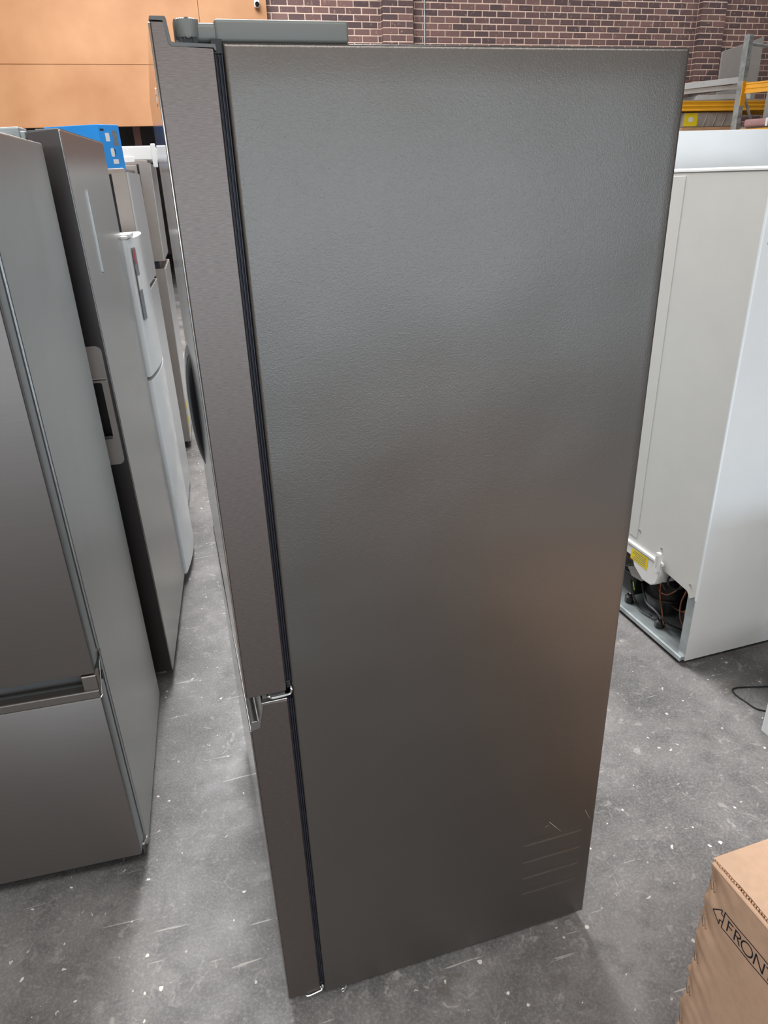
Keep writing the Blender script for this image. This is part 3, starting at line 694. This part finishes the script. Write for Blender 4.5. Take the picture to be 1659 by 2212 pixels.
# ------------------------------------------------------------------ pallet racking and stock at the far right
def upright(x, y, z1, parent, rz):
    bm = bmesh.new(); c = .045; zs = max(0, z1-1.4)
    for q in (-1, 1): prism([(q*c, -c), (q*c, -c+.006), (q*(c-.006), c), (q*.02, c), (q*.02, c-.004), (q*(c-.012), c-.004), (q*(c-.008), -c+.006), (q*(c-.008), -c)], 'z', 0, z1, bm=bm)
    box(-c+.008, c-.008, -c, -c+.006, 0, zs, bm=bm)
    for a, b_ in ((-c+.008, -.027), (-.013, .013), (.027, c-.008)): box(a, b_, -c, -c+.006, zs, z1, bm=bm)
    for q in (-.02, .02):
        for k in range(14): box(q-.007, q+.007, -c, -c+.006, zs+k*.1, zs+k*.1+.07, bm=bm)
    o = ob('upright', bm, M_galv, parent); o.location = (x, y, 0); o.rotation_euler = (0, 0, rz)
    return o
def beam(L, z0, z1, parent, loc, rz):
    h = z1-z0
    pts = [(0, z0), (.05, z0), (.05, z1), (0, z1), (0, z0+h*.86), (.010, z0+h*.78), (.010, z0+h*.62), (0, z0+h*.55), (0, z0+h*.45), (.010, z0+h*.38), (.010, z0+h*.22), (0, z0+h*.14)]
    o = ob('beam', prism(pts, 'x', 0, L), M_rackyel, parent); o.location = loc; o.rotation_euler = (0, 0, rz); return o
R1 = thing('pallet_rack', (8.255, 9.0, 0), 0, 'galvanised pallet rack frame with a sloping brace and a yellow beam', 'rack')
fz = math.atan2(.34, .94)
upright(0, 0, 3.27, R1, fz+RAD(-8)); upright(.79, .286, 3.27, R1, fz)
ob('tie', tube([(0.02, .0, 3.16), (.79, .286, 3.16)], .022, 8), M_galv, R1)
ob('brace', tube([(.10, .03, 2.52), (.74, .27, 1.80)], .02, 8), M_galv, R1)
ob('brace', tube([(.05, .02, .30), (.74, .27, 1.0)], .02, 8), M_galv, R1)
bz = math.atan2(-.866, .5)
beam(2.4, 2.545, 2.68, R1, (.02, -.05, 0), bz)
ob('beam_connector', box(-.05, .055, -.056, -.046, 2.39, 2.70, .004), M_rackyel, R1).rotation_euler = (0, 0, fz+RAD(-8))
beam(2.4, 1.955, 2.09, R1, (.02, -.05, 0), bz)
up2 = [(.02+.5*2.4, -.05-.866*2.4), (.02+.5*2.4+.79, -.05-.866*2.4+.286)]
for x, y in up2: upright(x, y, 3.27, R1, fz)
ob('shelf_deck', prism([(.05, -.05), (1.22, -2.08), (2.0, -1.8), (.82, .25)], 'z', 2.09, 2.11), M_grey, R1)
R2 = thing('pallet_rack', (6.2, 9.55, 0), 0, 'pallet rack along the brick wall with long ribbed yellow beam', 'rack')
for x in (0, 4.1):
    for y in (0, .9): upright(x, y, 2.52 if x == 0 else 3.2, R2, 0)
for y in (.0, .87):
    beam(4.1, 2.375, 2.505, R2, (0, y-.05, 0), 0); beam(4.1, 1.98, 2.08, R2, (0, y-.05, 0), 0)
ob('shelf_deck', box(.04, 4.06, .0, .86, 2.505, 2.525), M_grey, R2)
ob('shelf_deck', box(.04, 4.06, .0, .86, 2.08, 2.10), M_grey, R2)
sp = thing('metal_sheet', (9.12, 10.25, 2.525), RAD(3), 'grey sheet panel leaning upright on the rack', 'panel')
ob('sheet', prism([(-.28, .0), (.5, .0), (.5, .93), (-.28, .72)], 'y', 0, .03, .003), M_grey, sp)
for i, (x, y, z, a, tl, L_, wd, hh) in enumerate(((8.00, 9.62, 2.527, 2, -1.0, 1.0, .5, .07), (7.70, 9.60, 2.60, -2, -4.0, 1.05, .45, .06), (7.62, 9.56, 2.655, -3, -4.6, 1.1, .40, .08))):
    o = tag(ob('metal_tray', prism([(0, 0), (L_, 0), (L_, hh*.8), (L_-.02, hh), (.02, hh), (0, hh*.8)], 'y', 0, wd, .002), M_alu),
            ('white metal tray lying flat, lowest in the pile on the rack', 'white metal tray lying tilted in the middle of the rack pile', 'white metal tray lying tilted, topmost of the rack pile')[i], 'tray', 'white metal trays piled on the rack')
    o.location = (x, y, z); o.rotation_euler = (0, RAD(tl), RAD(a))
pk = thing('wrapped_pallet_load', (7.76, 9.56, 2.10), RAD(0), 'stretch wrapped grey load with yellow label below the long yellow beam', 'package')
bm = box(0, .95, 0, .6, .06, .262, .02, 2)
ob('load', bm, M_wrap, pk)
ob('pallet', box(-.02, .97, -.01, .6, 0, .06, .004), mat('pale_wood', rgb(196, 158, 124), .8, var=.1), pk)
lb = ob('yellow_label', box(.02, .25, -.004, .001, .075, .25), M_yellow, pk)
ob('label_emblem', prism(rrect(.09, .17, .13, .20, .03, 5), 'y', -.006, -.003), M_whitep, lb)
for k in range(4): ob('wrap_fold', tube([(.36+.17*k, -.002, .07), (.40+.17*k, -.006, .16), (.42+.17*k, -.002, .255)], .008, 6), M_wrap, pk)
pp = thing('wrapped_bundle', (8.27, 8.86, 2.11), RAD(-60), 'pinkish brown strapped bundle on the rack shelf behind white refrigerators', 'package')
ob('bundle', box(0, 1.0, 0, .5, 0, .10, .03, 3), M_pink, pp, True)
ob('strap', box(.30, .33, -.003, .503, -.001, .103, .002), M_whitep, pp)
